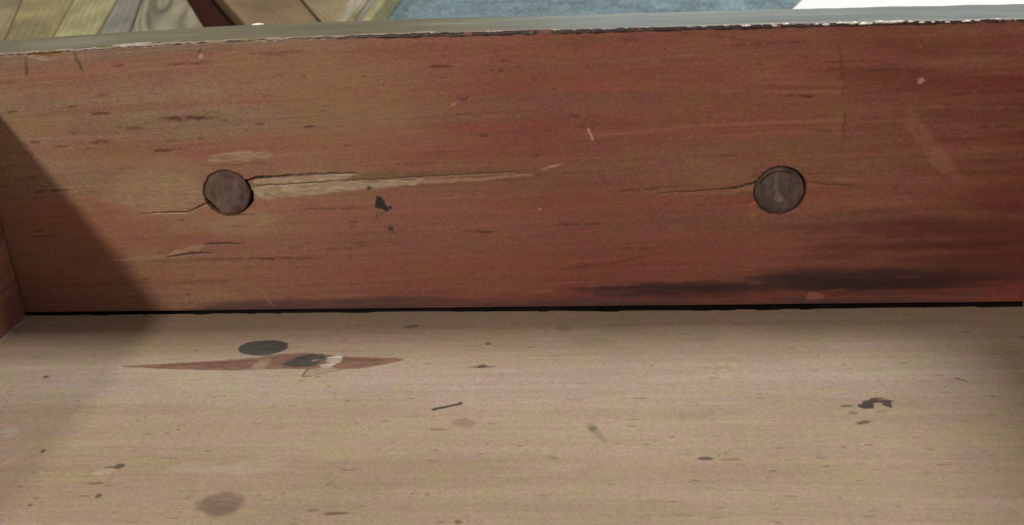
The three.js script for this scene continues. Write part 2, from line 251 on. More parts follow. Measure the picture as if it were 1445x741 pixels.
// the split running right from the left peg: bare torn wood, crack, painted shadow
F.poly(P('83.6,45.9 98.6,46.5 112,46.9 116.5,46.6 113,45 96,44 85.3,43.6'), [178, 156, 130], { a: 0.88, soft: 0.3, rag: 0.45, deep: 0.14, vary: 0.5 });
F.poly(P('84,44.2 96.1,44 120.7,44.5 138.3,44.9 143.2,44.1 136,43.1 120.4,42.3 109,41.2 94,40.2 86,39.2 83.6,40.8'), [172, 152, 124], { a: 0.88, soft: 0.4, rag: 0.7, deep: 0.14, vary: 0.5 });
F.poly(P('86,41 100,42 110,41.4 98,39.8 88,39'), [158, 130, 96], { a: 0.45, soft: 0.5, rag: 0.8 });
F.stroke(P('138,43.9 155.7,44.5 171,45.6'), 1.3, [164, 128, 104], { a: 0.85, taper: 1, soft: 0.4, rag: 0.4 });
F.stroke(P('116,46.6 140,46.6 172,46.9'), 1.3, [112, 86, 52], { a: 0.6, soft: 0.5, rag: 0.5, broken: 0.3 });
F.stroke(P('82,45.5 85.2,46.4 98.7,46.9 109.9,47.2 117,47.1'), 0.5, [34, 24, 16], { soft: 0.15, rag: 0.25, deep: 1.0, taper: 1, a: 1 });
F.stroke(P('85.6,43.8 96.1,44.1 109.6,44.7 125.1,45.1 147.1,45.9 166,46.4'), 0.35, [92, 74, 40], { soft: 0.25, rag: 0.25, deep: 0.4, taper: 1, a: 0.85 });  // shadow along the upper edge of the splinter, painted as a dark line
F.stroke(P('50,35.4 61.8,35.7 64.3,36.5 68.6,38.5'), 0.4, [52, 32, 22], { soft: 0.15, rag: 0.25, deep: 0.4, taper: 2, a: 1 });
F.stroke(P('44,33.8 53,35.3'), 0.6, [168, 132, 104], { a: 0.5 });
F.stroke(P('209,38.7 230.3,39.7 233.4,40.2'), 0.45, [66, 40, 28], { soft: 0.2, rag: 0.25, taper: 2, a: 0.75, deep: 0.3 });
F.stroke(P('230,39.7 234,40.3 239,41.9'), 0.5, [42, 28, 20], { soft: 0.15, rag: 0.25, taper: 2, deep: 0.8 });
F.stroke(P('214,38 230,38.4 238,40'), 1.0, [152, 112, 88], { a: 0.5, taper: 2 });
F.stroke(P('252.5,41.6 258.3,40.6 269,39.8'), 0.5, [78, 44, 32], { a: 0.55, fade: 1 }); F.stroke(P('258,41.9 270,41.6'), 0.9, [150, 112, 84], { a: 0.5, rag: 0.5, broken: 0.35 }); F.stroke(P('262,33.6 284,34'), 0.5, [150, 104, 82], { a: 0.4, broken: 0.4 });
// ink like black marks right of the split
F.poly(P('121.8,37.4 122.8,39.9 124.4,39.4 125.0,37.4 126.0,35.4 125.6,34 124.2,35.4 121.4,35.8 122,36.6'), [28, 26, 24], { a: 0.95, soft: 0.25, rag: 0.45, fx: 0.9, fy: 0.9 });
F.blob(126.6, 35.8, 0.5, 0.5, [34, 30, 28], { a: 0.9, rag: 0.2, soft: 0.2 }); F.blob(120.6, 42.3, 0.8, 0.7, [52, 44, 34], { a: 0.85, rag: 0.4, soft: 0.25 }); F.blob(126.2, 28.8, 0.9, 0.6, [46, 36, 32], { a: 0.8, rag: 0.5, soft: 0.3 });
F.stroke(P('122.4,34.6 121.6,32.2'), 0.4, [78, 52, 42], { a: 0.6 }); F.stroke(P('123.8,34.4 123.6,32.6'), 0.5, [70, 60, 40], { a: 0.6 }); F.blob(114, 29.6, 1.2, 0.9, [98, 66, 56], { a: 0.5, soft: 0.5 }); F.stroke(P('126,28 128,26.6'), 0.3, [80, 52, 42], { a: 0.6 });
// peg holes, cut through the board
for (const [hx, hy, hr, s] of HOLES) F.each((x, y, i) => {
  const a = Math.atan2(y - hy, x - hx), d = Math.hypot(x - hx, y - hy), rag = s === 1 && Math.abs(a) < 0.7 ? 0.5 : 0.18;
  const R = hr + (fbm(a * 6 + 9, 2, 60 + s) - 0.5) * 2 * rag + (s === 1 ? 0.75 * Math.exp(-(((a + 0.12) / 0.42) ** 2)) : 0);
  const t = 1 - sstep(R - 0.12, R + 0.16, d);
  if (t > 0) F.put(i, t, [40, 26, 18], { deep: 4 });
  const ring = Math.exp(-(((d - R - 0.15) / 0.35) ** 2)) * (0.3 + 0.5 * vn(a * 4, 1, 70 + s)); if (d > R - 0.1) F.put(i, ring * 0.6, [66, 46, 34], {});
}, hx - 9, hy - 9, hx + 9, hy + 9);
// dark arris band, a highlight painted pale above it, and the top face
F.each((x, y, i) => {
  const w = mix(0.45, 1.2, sstep(108, 140, x)) * mix(1, 0.6, sstep(262, 300, x)) * (0.6 + 0.8 * fbm(x * 0.35, 1, 31)), lo = H0 - 0.55 - w * 0.75 + (fbm(x * 0.9, 2, 32) - 0.5) * 0.35, hi = H0 - mix(0.5, 0.0, sstep(108, 140, x)) + (fbm(x * 0.7, 3, 33) - 0.5) * 0.3;
  const gap = sstep(0.2, 0.36, fbm(x * 0.22, 5, 34, 3));
  if (y > hi) {
    const n = fbm(x * 0.02, y * 0.12, 41), f = fbm(x * 0.05, y * 1.6, 42), sp = fbm(x * 0.25, y * 0.4, 43), k = 0.86 + 0.28 * (n - 0.5) + 0.22 * (f - 0.5), o = clamp((sp - 0.5) * 2.5, -1, 1), gr = sstep(120, 200, x + 60 * (n - 0.5));
    F.c[i * 3] = mix(130, 154, gr) * k; F.c[i * 3 + 1] = (mix(121, 164, gr) + o * 4) * k; F.c[i * 3 + 2] = (mix(88, 160, gr) - o * 9) * k; F.r[i] = 0.8 + 0.3 * (sp - 0.5); F.g[i] = 0.5 + (f - 0.5) * 0.4;  // bluish grey toward the right: a cool reflection painted into the colour
    const pale = (1 - sstep(hi + 0.35, hi + 0.7 + 0.5 * Math.max(0, fbm(x * 0.18, 7, 36) - 0.5), y)) * (0.35 + 0.65 * sstep(0.4, 0.6, fbm(x * 0.3, 8, 37))) * mix(1, 0.7, sstep(200, 240, x));
    F.put(i, pale * 0.75, [184, 160, 148], {});
  } else if (y > lo) F.put(i, (0.25 + 0.75 * gap) * sstep(lo, lo + 0.15, y), [50, 26, 22], { rough: 0.9 });
}, -18, 84, 400, 200);
F.poly(P('48,88.4 54,88.2 60,88.6 61,90.2 54,90.4 49,89.8'), [196, 182, 172], { a: 0.8, soft: 0.3, rag: 0.6, fx: 0.8, fy: 1 });
F.poly(P('139,88.6 144,88.6 145,89.8 139,89.9'), [176, 156, 130], { a: 0.75, soft: 0.3, rag: 0.5 });
F.blob(30, 98, 16, 6, [138, 136, 124], { a: 0.5, soft: 4, rag: 4 });
// the groove that should hold the bottom board
F.each((x, y, i) => { const e = 0.25 + (fbm(x * 0.06, 1, 91) - 0.5) * 0.3; const t = 1 - sstep(e - 0.2, e + 0.15, y); if (t > 0 && y > -9) F.put(i, t, [20, 13, 10], { deep: 6.5 }); }, -20, -12, 400, 1.5);  // coloured near black to paint the shade inside the gap
{
  const NX = 1100, rows = [];                                     // [kind, y, z, v]
  for (let k = 0; k <= 330; k++) { const y = mix(-18, H0 - 0.9, k / 330); rows.push([y, 0, y, 1]); }
  for (let k = 1; k <= 8; k++) { const a = k / 9 * Math.PI / 2; rows.push([H0 - 0.9 + 0.9 * Math.sin(a), -0.9 + 0.9 * Math.cos(a), H0 - 0.9 + 1.4 * k / 9, 0.3]); }
  for (let k = 0; k <= 36; k++) { const z = mix(-0.9, -THICK + 1, k / 36); rows.push([H0, z, H0 + 0.5 - (z + 0.9), 0]); }
  for (let k = 1; k <= 4; k++) { const a = k / 5 * Math.PI / 2; rows.push([H0 - 1 + Math.cos(a), -THICK + 1 - Math.sin(a), H0 + 20 + k * 0.3, 0]); }
  for (let k = 0; k <= 12; k++) { const y = mix(H0 - 1, -18, k / 12); rows.push([y, -THICK, H0 + 22 + (H0 - y), 0]); }
  rows.push([-18, 0, 250, 0]);
  const g = gridGeometry(NX, rows.length, (i, j) => {
    const x = mix(-18, 338, i / (NX - 1)), [y0, z0, v, w] = rows[j], c = crown(x), y = y0 + c * sstep(50, H0, y0);
    let z = z0;
    if (w === 1) z += F.at(F.z, x, v); else if (w > 0) z -= 0.16 * sstep(0.45, 0.75, fbm(x * 0.5, v * 0.9, 51)) + 0.06 * (vn(x * 1.4, v, 52) - 0.5);
    const up = w === 0.3 ? -0.22 * sstep(0.5, 0.8, fbm(x * 0.5, 4, 53)) : 0;
    return [x / 1000, (y + up) / 1000, z / 1000, ...F.uv(x, v)];
  });
  const core = boxAt(-0.0179, -0.0175, -0.0203, 0.3379, 0.083, -0.0082, 0.0005, (x, y, z) => F.uv(40 + z * 1000, 60 + y * 200));
  if (core.index === null) core.setIndex([...Array(core.attributes.position.count).keys()]);
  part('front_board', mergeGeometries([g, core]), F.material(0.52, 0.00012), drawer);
}

// pegs: the ends of two round tenons, a little sunk, ragged and dirty
{
  const T = new Sheet(-9, -9, 18, 18, 256, 300);
  T.each((x, y, i) => {
    const n = fbm(x * 0.35, y * 0.16, 1), f = fbm(x * 1.6, y * 0.7, 2), s = vn(x * 5, y * 5, 3), k = 0.62 + 0.7 * n + 0.3 * (f - 0.5) + 0.12 * (s - 0.5), t = fbm(x * 0.3 + 7, y * 0.3, 4);
    T.c[i * 3] = (108 - 12 * t) * k * (1.06 - 0.1 * sstep(-2, 3, x)); T.c[i * 3 + 1] = (80 + 5 * t) * k * (1.06 - 0.14 * sstep(-2, 3, x)); T.c[i * 3 + 2] = (71 + 3 * t) * k * (1.04 - 0.06 * sstep(-2, 3, x)); T.g[i] = f;
  });
  const mat = T.material(0.75, 0.00025);
  const T2 = new Sheet(-9, -9, 18, 18, 256, 340);
  T2.each((x, y, i) => {
    const n = fbm(x * 0.4 + 3, y * 0.18, 11), f = fbm(x * 1.6, y * 0.9, 12), s = vn(x * 5, y * 5, 13), k = 0.6 + 0.66 * n + 0.3 * (f - 0.5) + 0.12 * (s - 0.5), t = fbm(x * 0.3 + 7, y * 0.3, 14);
    T2.c[i * 3] = (100 - 12 * t) * k; T2.c[i * 3 + 1] = (72 + 5 * t) * k; T2.c[i * 3 + 2] = (66 + 5 * t) * k; T2.g[i] = f;
  });
  T2.stroke(P('-0.6,4 -1,1 -0.3,-2 0.8,-3.4'), 1.5, [118, 102, 92], { a: 0.6, soft: 0.6, rag: 0.5 });
  T2.blob(0.2, -2.6, 1.3, 1, [126, 106, 98], { a: 0.6, soft: 0.5 });
  T2.stroke(P('-1.6,4 -2,1 -1.2,-2'), 0.8, [66, 58, 46], { a: 0.5, soft: 0.4 });
  const mat2 = T2.material(0.75, 0.00025);
  const peg = (cx, cy, R, cut, ridge, seed, m, label) => {
    const NA = 96, NR = 16, g = gridGeometry(NA + 1, NR + 4, (i, j) => {
      const a = (i % NA) / NA * Math.PI * 2, ca = Math.cos(a), sa = Math.sin(a);
      let rr = R + (fbm(ca * 2.2 + 9, sa * 2.2 + 9, seed) - 0.5) * 0.5;
      if (cut) { const q = Math.cos(a - cut[0]); if (q > 0) rr = Math.min(rr, cut[1] / q); }
      const t = Math.min(1, j / NR), r = rr * (j >= NR ? 1 : 0.985 * t), x = r * ca, y = r * sa;
      let da = Math.abs(((a - ridge[0] + Math.PI * 3) % (Math.PI * 2)) - Math.PI);
      let z = -0.55 + (fbm(x * 0.5, y * 0.25, seed + 3) - 0.5) * 0.55 - 0.25 * sstep(0.8, 1, t) + 0.8 * Math.exp(-(((t - 0.93) / 0.06) ** 2)) * (1 - sstep(ridge[1], ridge[1] + 0.3, da)) - 0.6 * (1 - sstep(0.8, 0.87, t)) * (1 - sstep(ridge[1], ridge[1] + 0.3, da)) * sstep(0.5, 0.8, t);
      if (j > NR) z = [-1.2, -6, -20.5][j - NR - 1];
      return [x / 1000, y / 1000, z / 1000, ...T.uv(x * 0.95, y * 0.95)];
    });
    const o = part('peg', g, m, drawer); o.position.set(cx / 1000, cy / 1000, 0);
    if (label) o.userData.label = label; return o;
  };
  peg(75.3, 41.5, 7.38, [Math.PI * 1.22, 6.35], [0.25, 0.8], 401, mat, 'left peg end with a flat lower left edge beside the long split');
  const p2 = peg(244.9, 38.6, 7.3, null, [1.9, 0.7], 422, mat2, 'right peg end with a pale scuff in its middle'); p2.name = 'peg_001';
}

// ---------------------------------------------------------------- bottom board, pale and worn
const B = new Sheet(-4, 0, 328, 126, 2048, 700);
B.each((x, z, i) => {
  const wz = z + 0.012 * x + 1.6 * (fbm(x * 0.01, z * 0.03, 1) - 0.5) * 2;
  const band = fbm(x * 0.005, wz * 0.11, 2, 4), streak = fbm(x * 0.018, wz * 0.7, 3, 4), fine = fbm(x * 0.08, wz * 3.2, 4, 3), mott = fbm(x * 0.14, z * 0.2, 5, 3), mott2 = fbm(x * 0.12 + 40, z * 0.18, 6, 3), patch = fbm(x * 0.015, z * 0.03, 7, 3), speck = vn(x * 3.4, z * 3.4, 8);
  const wear = clamp(Math.exp(-(((z - 40 - 24 * (patch - 0.5)) / 26) ** 2)) * 0.9 + (band - 0.5) * 0.8), frontShade = clamp(sstep(24, 6, z + (fbm(x * 0.04, z * 0.12, 9) - 0.5) * 26) * 0.8);  // band beside the front board: its shade painted into the colour
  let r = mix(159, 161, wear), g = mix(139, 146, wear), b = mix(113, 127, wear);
  r = mix(r, 146, frontShade * 0.6); g = mix(g, 128, frontShade * 0.6); b = mix(b, 108, frontShade * 0.6);
  const cs = vn(x * 1.1 + 9, z * 1.1, 16) - 0.5 + 0.7 * (vn(x * 2.3, z * 2.3, 17) - 0.5), l = 1 + (streak - 0.5) * 0.09 + (fine - 0.5) * 0.08 + (band - 0.5) * 0.08 + (patch - 0.5) * 0.12 + (speck - 0.5) * 0.12 + (vn(x * 2.2 + 4, z * 2.2, 18) - 0.5) * 0.07 + (vn(x * 1.5, z * 1.7, 15) - 0.5) * 0.06, ye = clamp((mott - 0.52) * 3.2, -0.6, 1), pk = clamp((mott2 - 0.54) * 3, 0, 1);
  B.c[i * 3] = r * l - ye * 2 + pk * 1 - cs * 4; B.c[i * 3 + 1] = g * l + ye * 2 - pk * 2 + cs * 3; B.c[i * 3 + 2] = b * l - ye * 6 + pk * 2 - cs * 5;
  B.g[i] = 0.5 + (fine - 0.5) * 0.5 + (streak - 0.5) * 0.4; B.r[i] = 0.92 + 0.25 * (patch - 0.5);
});
{                                                                 // dark pores, more of them towards the viewer
  const R = rng(31);
  for (let k = 0; k < 340; k++) { const x = -2 + 324 * R(), z = 126 * Math.pow(R(), 0.62), l = 1.2 + 4.5 * R() * R(); B.stroke([[x, z], [x + l, z - 0.012 * l + (R() - 0.5) * 0.2]], 0.25 + 0.35 * R(), R() < 0.75 ? [112, 84, 62] : [96, 84, 66], { a: 0.15 + 0.42 * R(), rag: 0.2, fade: 1, bump: -0.35 }); }
  for (let k = 0; k < 70; k++) { const x = -2 + 324 * R(), z = 4 + 120 * R(), l = 8 + 30 * R(); B.stroke([[x, z], [x + l / 2, z - 0.01 * l], [x + l, z - 0.015 * l]], 0.4 + 0.8 * R(), R() < 0.6 ? [142, 116, 88] : [188, 168, 148], { a: 0.15 + 0.22 * R(), rag: 0.5, fade: 1, broken: 0.3 }); }
  for (let k = 0; k < 16; k++) { const x = 10 + 300 * R(), z = 8 + 110 * R(); B.blob(x, z, 3 + 8 * R(), 1.5 + 3 * R(), R() < 0.5 ? [132, 124, 96] : [186, 172, 158], { a: 0.16 + 0.14 * R(), soft: 1.5, rag: 2 }); }
  for (let k = 0; k < 45; k++) { const x = 5 + 310 * R(), z = 4 + 118 * R(); B.blob(x, z, 0.12 + 0.25 * R(), 0.12 + 0.18 * R(), R() < 0.8 ? [82, 66, 50] : [196, 184, 170], { a: 0.75, soft: 0.12, rag: 0.15, fx: 2, fy: 2 }); }
}
// bottom: round stain, resin pocket with its torn middle, the brown thumb mark, specks
B.poly(P('44.9,34.8 53.3,33.9 60.8,33.2 74.4,31.8 80.9,31.0 87.8,30.0 92.2,28.4 95.2,27.5 101.0,27.1 106.2,27.7 110.9,29.1 118.9,30.3 127.3,30.4 131.9,31.0 132.9,31.9 131.0,33.1 127.1,34.7 120.3,36.9 112.7,37.0 103.5,36.7 89.9,36.8 83.0,37.5 76.2,37.1 62.0,36.4 54.1,35.6'), [120, 90, 74], { a: 0.92, soft: 0.35, rag: 0.35, fx: 0.3, fy: 0.5, deep: 0.5, vary: 0.5 });
B.stroke(P('60,33.8 78,32.4 90,31'), 0.8, [104, 66, 54], { a: 0.6, rag: 0.4, soft: 0.4 }); B.blob(76, 34.2, 5, 1.2, [104, 72, 62], { a: 0.5, soft: 0.7, rag: 0.8 }); B.stroke(P('112,30.4 128,31.4'), 0.9, [112, 74, 58], { a: 0.7, rag: 0.3 });
B.poly(P('79.8,24.4 80.6,22.4 83,20.2 87,19.4 91.4,19.8 95,21.8 96,24.2 94.6,26.4 91.6,28.6 87.6,29.4 83.6,28.6 80.8,26.6'), [68, 69, 66], { a: 0.95, soft: 0.4, rag: 0.4, fx: 0.4, fy: 0.6, vary: 0.5 });
B.stroke(P('95.5,24.6 100,24.2'), 0.7, [142, 124, 98], { a: 0.6 });
B.poly(P('95.4,33.2 98,31.6 100.4,28.8 103,27.6 106.8,27.7 109,29.4 107.6,32.6 106.4,35 101.6,35.2 98,34.6'), [64, 64, 58], { a: 0.92, soft: 0.5, rag: 0.8, fx: 0.5, fy: 0.7, vary: 0.9, deep: 0.5 });
B.poly(P('104.6,31.2 106.8,30.4 107.4,31.6 105.2,32.2'), [148, 136, 118], { a: 0.8, soft: 0.2, rag: 0.3 });
B.poly(P('88.4,38 86.8,36.4 88.6,30.4 92.4,29.2 92.6,31.4 91,37.4'), [146, 126, 108], { a: 0.85, soft: 0.6, rag: 0.9, fx: 0.5 });
B.poly(P('108.6,34 110,29.8 114.2,29.2 114.6,30.6 112.8,33.2 110.6,36.4 108.4,36'), [176, 166, 148], { a: 0.9, soft: 0.4, rag: 1.0, fx: 0.6, fy: 0.7, up: 0.12, vary: 0.5 });
B.stroke(P('109.2,30 113.8,29.6'), 0.9, [208, 204, 192], { a: 0.85, rag: 0.5 }); B.stroke(P('110.4,36 113.6,31.6'), 0.5, [196, 188, 172], { a: 0.7, rag: 0.5 });
B.poly(P('104.6,40.6 104.8,37.6 108.6,35.4 112.8,35.6 113.6,37.4 110,40.4 106,41.4'), [156, 142, 116], { a: 0.75, soft: 0.4, rag: 0.6 });
B.stroke(P('106.6,35.6 104.8,38 104.6,41.2 107.4,41.2'), 0.6, [102, 92, 66], { a: 0.8, deep: 0.3 }); B.stroke(P('107.6,41.2 112,39 117,37'), 0.6, [124, 112, 80], { a: 0.65, broken: 0.3 });
B.blob(100.2, 100.7, 6.2, 4.6, [112, 94, 78], { a: 0.7, soft: 1.3, rag: 1.1, fx: 0.4, fy: 0.4, vary: 0.6 }); B.blob(100.6, 103, 4.6, 2.2, [112, 90, 72], { a: 0.4, soft: 1, rag: 0.6 });
B.blob(156.6, 36.4, 1.5, 1.1, [72, 58, 48], { a: 0.9, rag: 0.4, soft: 0.25 }); B.stroke(P('152.6,36.8 160.6,36.6'), 0.7, [98, 80, 62], { a: 0.75 });
B.stroke(P('145.7,59.2 149.4,57.6 152.7,56.3'), 0.8, [62, 54, 44], { a: 0.95, taper: 0, rag: 0.5, soft: 0.2, deep: 0.25 }); B.blob(152.6, 56.3, 0.7, 0.6, [62, 54, 44], { soft: 0.2, rag: 0.2 });
B.stroke(P('129,12.2 131.8,11.4 134.6,10.8'), 1.2, [102, 90, 66], { a: 0.8, soft: 0.4, fade: 1 }); B.blob(157.2, 22.8, 0.9, 0.8, [94, 84, 64], { a: 0.8, rag: 0.4 }); B.blob(180, 14, 2.4, 1.4, [134, 104, 84], { a: 0.5, soft: 0.7 });
B.blob(154.6, 66, 3.4, 1.8, [140, 106, 80], { a: 0.6, soft: 0.9, rag: 0.9 }); B.stroke(P('146,69 151,69'), 0.9, [128, 96, 72], { a: 0.6 });
B.stroke(P('188.4,67.4 190,70.6 192.4,74.6'), 1.9, [122, 110, 96], { a: 0.55, soft: 0.9, rag: 0.5, taper: 1 }); B.blob(188.8, 68.6, 1.0, 0.9, [96, 86, 70], { a: 0.7, rag: 0.4 });
B.poly(P('257.4,58.4 260,56.2 263,54.4 266.4,54.2 267.6,55.6 266.6,58.6 265.6,58 265.4,56 262.8,56.4 262.4,58.8 259.8,59.4'), [56, 46, 40], { a: 0.95, soft: 0.35, rag: 0.9, fx: 0.6, fy: 0.8, deep: 0.08, vary: 0.7 });
B.poly(P('263,54.6 266.4,54.3 267,55.4 264,55.6'), [120, 84, 70], { a: 0.7, soft: 0.3, rag: 0.3 }); B.stroke(P('254,58.2 257.4,58'), 0.7, [92, 72, 58], { a: 0.8 }); B.blob(256.6, 61.6, 1.3, 1, [106, 92, 82], { a: 0.65, rag: 0.5 }); B.stroke(P('255.6,66.6 260.6,65.4'), 1.0, [84, 76, 48], { a: 0.85, fade: 1 }); B.stroke(P('262,61.6 266,60'), 0.7, [124, 102, 78], { a: 0.6 });
B.stroke(P('214.6,82 218.6,82'), 1.1, [84, 72, 62], { a: 0.85 }); B.stroke(P('220,82.3 225,82.2'), 0.8, [112, 98, 66], { a: 0.6 });
B.blob(68.2, 85.8, 1.4, 1.2, [78, 74, 58], { a: 0.9, rag: 0.4 }); B.stroke(P('64.6,86.4 68,86'), 0.9, [92, 86, 66], { a: 0.75 }); B.stroke(P('63,89 67.6,87.2'), 2.2, [190, 174, 152], { a: 0.4, soft: 0.7 });
B.blob(26.8, 41, 0.9, 0.8, [92, 80, 58], { a: 0.8, rag: 0.3 }); B.blob(44.7, 79.1, 0.6, 0.9, [78, 64, 50], { a: 0.85, rag: 0.3 }); B.blob(68.3, 97.8, 0.8, 0.9, [104, 74, 52], { a: 0.85, rag: 0.3 }); B.stroke(P('63,93 67,92.8'), 0.9, [122, 88, 64], { a: 0.7 }); B.blob(52.6, 101.6, 0.8, 0.5, [100, 80, 58], { a: 0.8 }); B.blob(53, 99, 0.5, 0.4, [110, 88, 64], { a: 0.7 });
B.stroke(P('287.4,44 290,46'), 0.6, [96, 78, 60], { a: 0.8 }); B.stroke(P('125,104.4 133,104'), 0.8, [98, 76, 56], { a: 0.8, fade: 1 }); B.blob(158, 107, 0.8, 0.6, [96, 72, 56], { a: 0.8 }); B.blob(31, 70, 3, 2.4, [176, 170, 152], { a: 0.5, soft: 1.2, rag: 1 }); B.stroke(P('36,86 40,80'), 1.0, [182, 162, 140], { a: 0.4, soft: 0.5 });
// pale dust caught along the left side
for (let k = 0, R = rng(71); k < 60; k++) B.blob(0.3 + 1.6 * R() * R(), 3 + 40 * R(), 0.2 + 0.5 * R(), 0.3 + 0.7 * R(), [176, 184, 178], { a: 0.3 + 0.4 * R(), soft: 0.25, rag: 0.3, fx: 1 });
{
  const NX = 1000, zs = []; for (let k = 0; k <= 300; k++) zs.push(mix(0, 124, k / 300)); for (let z = 134; z <= 360; z += 12) zs.push(z);
  const edge = (x) => 0.7 + 1.05 * sstep(110, 220, x) - 0.5 * sstep(240, 330, x) + (fbm(x * 0.15, 1, 95) - 0.5) * 0.6 + 0.5 * sstep(0.68, 0.8, vn(x * 0.22, 4, 96));
  const g = gridGeometry(NX, zs.length + 4, (i, j) => {
    const x = mix(-3.5, 323.5, i / (NX - 1)), e = edge(x);
    if (j < 4) return [x / 1000, [-7.5, -0.5, -0.15, -0.03][j] / 1000, (e + [0, 0, 0.12, 0.35][j]) / 1000, ...B.uv(x, e + 0.4)].map((v) => v);
    const z0 = zs[j - 4], z = z0 + (e + 0.5) * (1 - sstep(0, 60, z0)) ;
    return [x / 1000, (z0 < 124 ? B.at(B.z, x, z) : 0) / 1000, z / 1000, ...B.uv(x, z)];
  });
  const idx = g.index.array; for (let k = 0; k < idx.length; k += 3) { const t = idx[k]; idx[k] = idx[k + 1]; idx[k + 1] = t; } g.computeVertexNormals();
  const core = boxAt(-0.0035, -0.0085, 0.0035, 0.3235, -0.0012, 0.3598, 0.0004, (x, y, z) => B.uv(x * 1000, z * 1000));
  if (core.index === null) core.setIndex([...Array(core.attributes.position.count).keys()]);
  part('bottom_board', mergeGeometries([g, core]), B.material(0.62, 0.00012), drawer);
}
// ---------------------------------------------------------------- sides and back of the drawer
{
  const T = new Sheet(0, 0, 380, 110, 1024, 900);
  T.each((x, y, i) => {
    const wy = y + 0.02 * x, band = fbm(x * 0.006, wy * 0.16, 2, 4), streak = fbm(x * 0.03, wy * 0.9, 3, 4), fine = fbm(x * 0.1, wy * 3.4, 4), m = fbm(x * 0.16, y * 0.25, 5), l = 0.9 + (streak - 0.5) * 0.4 + (fine - 0.5) * 0.2 + (band - 0.5) * 0.3, ye = clamp((m - 0.5) * 3, -1, 1);
    T.c[i * 3] = 166 * l; T.c[i * 3 + 1] = (118 + ye * 6) * l; T.c[i * 3 + 2] = (104 - ye * 7) * l; T.g[i] = 0.5 + (fine - 0.5) * 0.6 + (streak - 0.5) * 0.5;
  });
  const R = rng(5); for (let k = 0; k < 120; k++) { const x = 380 * R(), y = 110 * R(), l = 2 + 12 * R(); T.stroke([[x, y], [x + l, y]], 0.3 + 0.3 * R(), [80, 46, 36], { a: 0.25 + 0.3 * R(), fade: 1 }); }
  const m = T.material(0.52, 0.00014), side = (x, y, z, nx) => T.uv(z * 1000 + 5, y * 1000 + 12 + (Math.abs(nx) > 0.5 ? 0 : x * 1000));
  part('side_board', boxAt(-0.013, -0.0112, 0.0003, -0.00005, 0.0842, 0.372, 0.0012, side), m, drawer);
  part('side_board_001', boxAt(0.3202, -0.0112, 0.0003, 0.333, 0.0842, 0.372, 0.0012, side), m, drawer);
  part('back_board', boxAt(0.0002, 0.0006, 0.3605, 0.3198, 0.078, 0.372, 0.0012, (x, y, z) => T.uv(x * 1000, y * 1000 + 10)), m, drawer);
}
// dried varnish beads along the inner top edge, right half; pale colour paints glints
{
  const R = rng(77), list = [];
  const spots = [[233, 0.5], [241, 0.45], [244, 0.55], [252.5, 0.35], [255, 0.6], [258.5, 0.55], [260.5, 0.5], [262.5, 0.7], [265, 0.6], [267, 0.55], [269.5, 0.75], [271.5, 0.6], [273, 0.7], [275, 0.65], [278, 0.45], [281, 0.5], [284, 0.4], [288, 0.4], [293, 0.45], [296, 0.35], [301, 0.4], [311, 0.35]];
  for (const [x, r] of spots) {
    const g = new THREE.IcosahedronGeometry(r, 3), p = g.attributes.position;
    for (let i = 0; i < p.count; i++) { const X = p.getX(i), Y = p.getY(i), Z = p.getZ(i), k = 0.8 + 0.4 * fbm(X * 2 + x, Y * 2 + Z * 1.7, 5); p.setXYZ(i, X * k * (1.5 + 1.2 * ((x * 7.3) % 1)), Y * k * 0.55, Z * k * 0.6); }
    g.computeVertexNormals(); g.translate(x, H0 + crown(x) - 0.35 + (R() - 0.5) * 0.5, -0.25); g.scale(0.001, 0.001, 0.001); list.push(g);
  }
  part('varnish_bead', mergeGeometries(list), new THREE.MeshPhysicalMaterial({ color: new THREE.Color().setRGB(0.72, 0.68, 0.62), roughness: 0.25, clearcoat: 1, clearcoatRoughness: 0.08 }), drawer).userData.kind = 'stuff';
}
// white scrap on the outer top edge
{
  const g = new THREE.SphereGeometry(1, 24, 12), p = g.attributes.position;
  for (let i = 0; i < p.count; i++) { const k = 0.9 + 0.25 * fbm(p.getX(i) * 2 + 3, p.getY(i) * 2 + p.getZ(i), 8); p.setXYZ(i, p.getX(i) * 2.2 * k, p.getY(i) * 0.6 * k, p.getZ(i) * 1.4 * k); }
  g.computeVertexNormals(); g.scale(0.001, 0.001, 0.001);
  const m = part('white_scrap', g, new THREE.MeshStandardMaterial({ color: new THREE.Color().setRGB(0.82, 0.8, 0.8), roughness: 0.8 }), scene);
  m.position.set(0.0864, 0.0892, -0.0202); m.rotation.z = 0.03; m.userData = { label: 'tiny white scrap resting on the outer top edge of the drawer front', category: 'scrap' };
}

// ---------------------------------------------------------------- behind the drawer: pine boards and a sheet of paper on the carpet
function pineSheet(seed, tone, knot) {
  const T = new Sheet(0, 0, 120, 480, 320, seed);
  T.each((x, y, i) => {
    let d = x + 5 * (fbm(x * 0.02, y * 0.006, seed) - 0.5) * 2, e = 0;
    if (knot) { const dx = x - knot[0], dy = (y - knot[1]) / 9, r = Math.hypot(dx, dy); e = Math.exp(-((r / 26) ** 2)); d = mix(d, r + 40, e); }
    const ring = 0.5 + 0.5 * Math.sin(d * 1.25 + 4 * fbm(x * 0.03, y * 0.008, seed + 1)), f = fbm(x * 1.2, y * 0.06, seed + 2), n = fbm(x * 0.05, y * 0.02, seed + 3), k = 0.86 + 0.3 * (n - 0.5) + 0.14 * (f - 0.5) - (0.05 + 0.24 * e) * ring ** 3;
    T.c[i * 3] = tone[0] * k; T.c[i * 3 + 1] = tone[1] * k * (1 - 0.03 * ring); T.c[i * 3 + 2] = tone[2] * k * (1 - 0.08 * ring); T.g[i] = f;
  });
  return T.material(0.55, 0.0002);
}
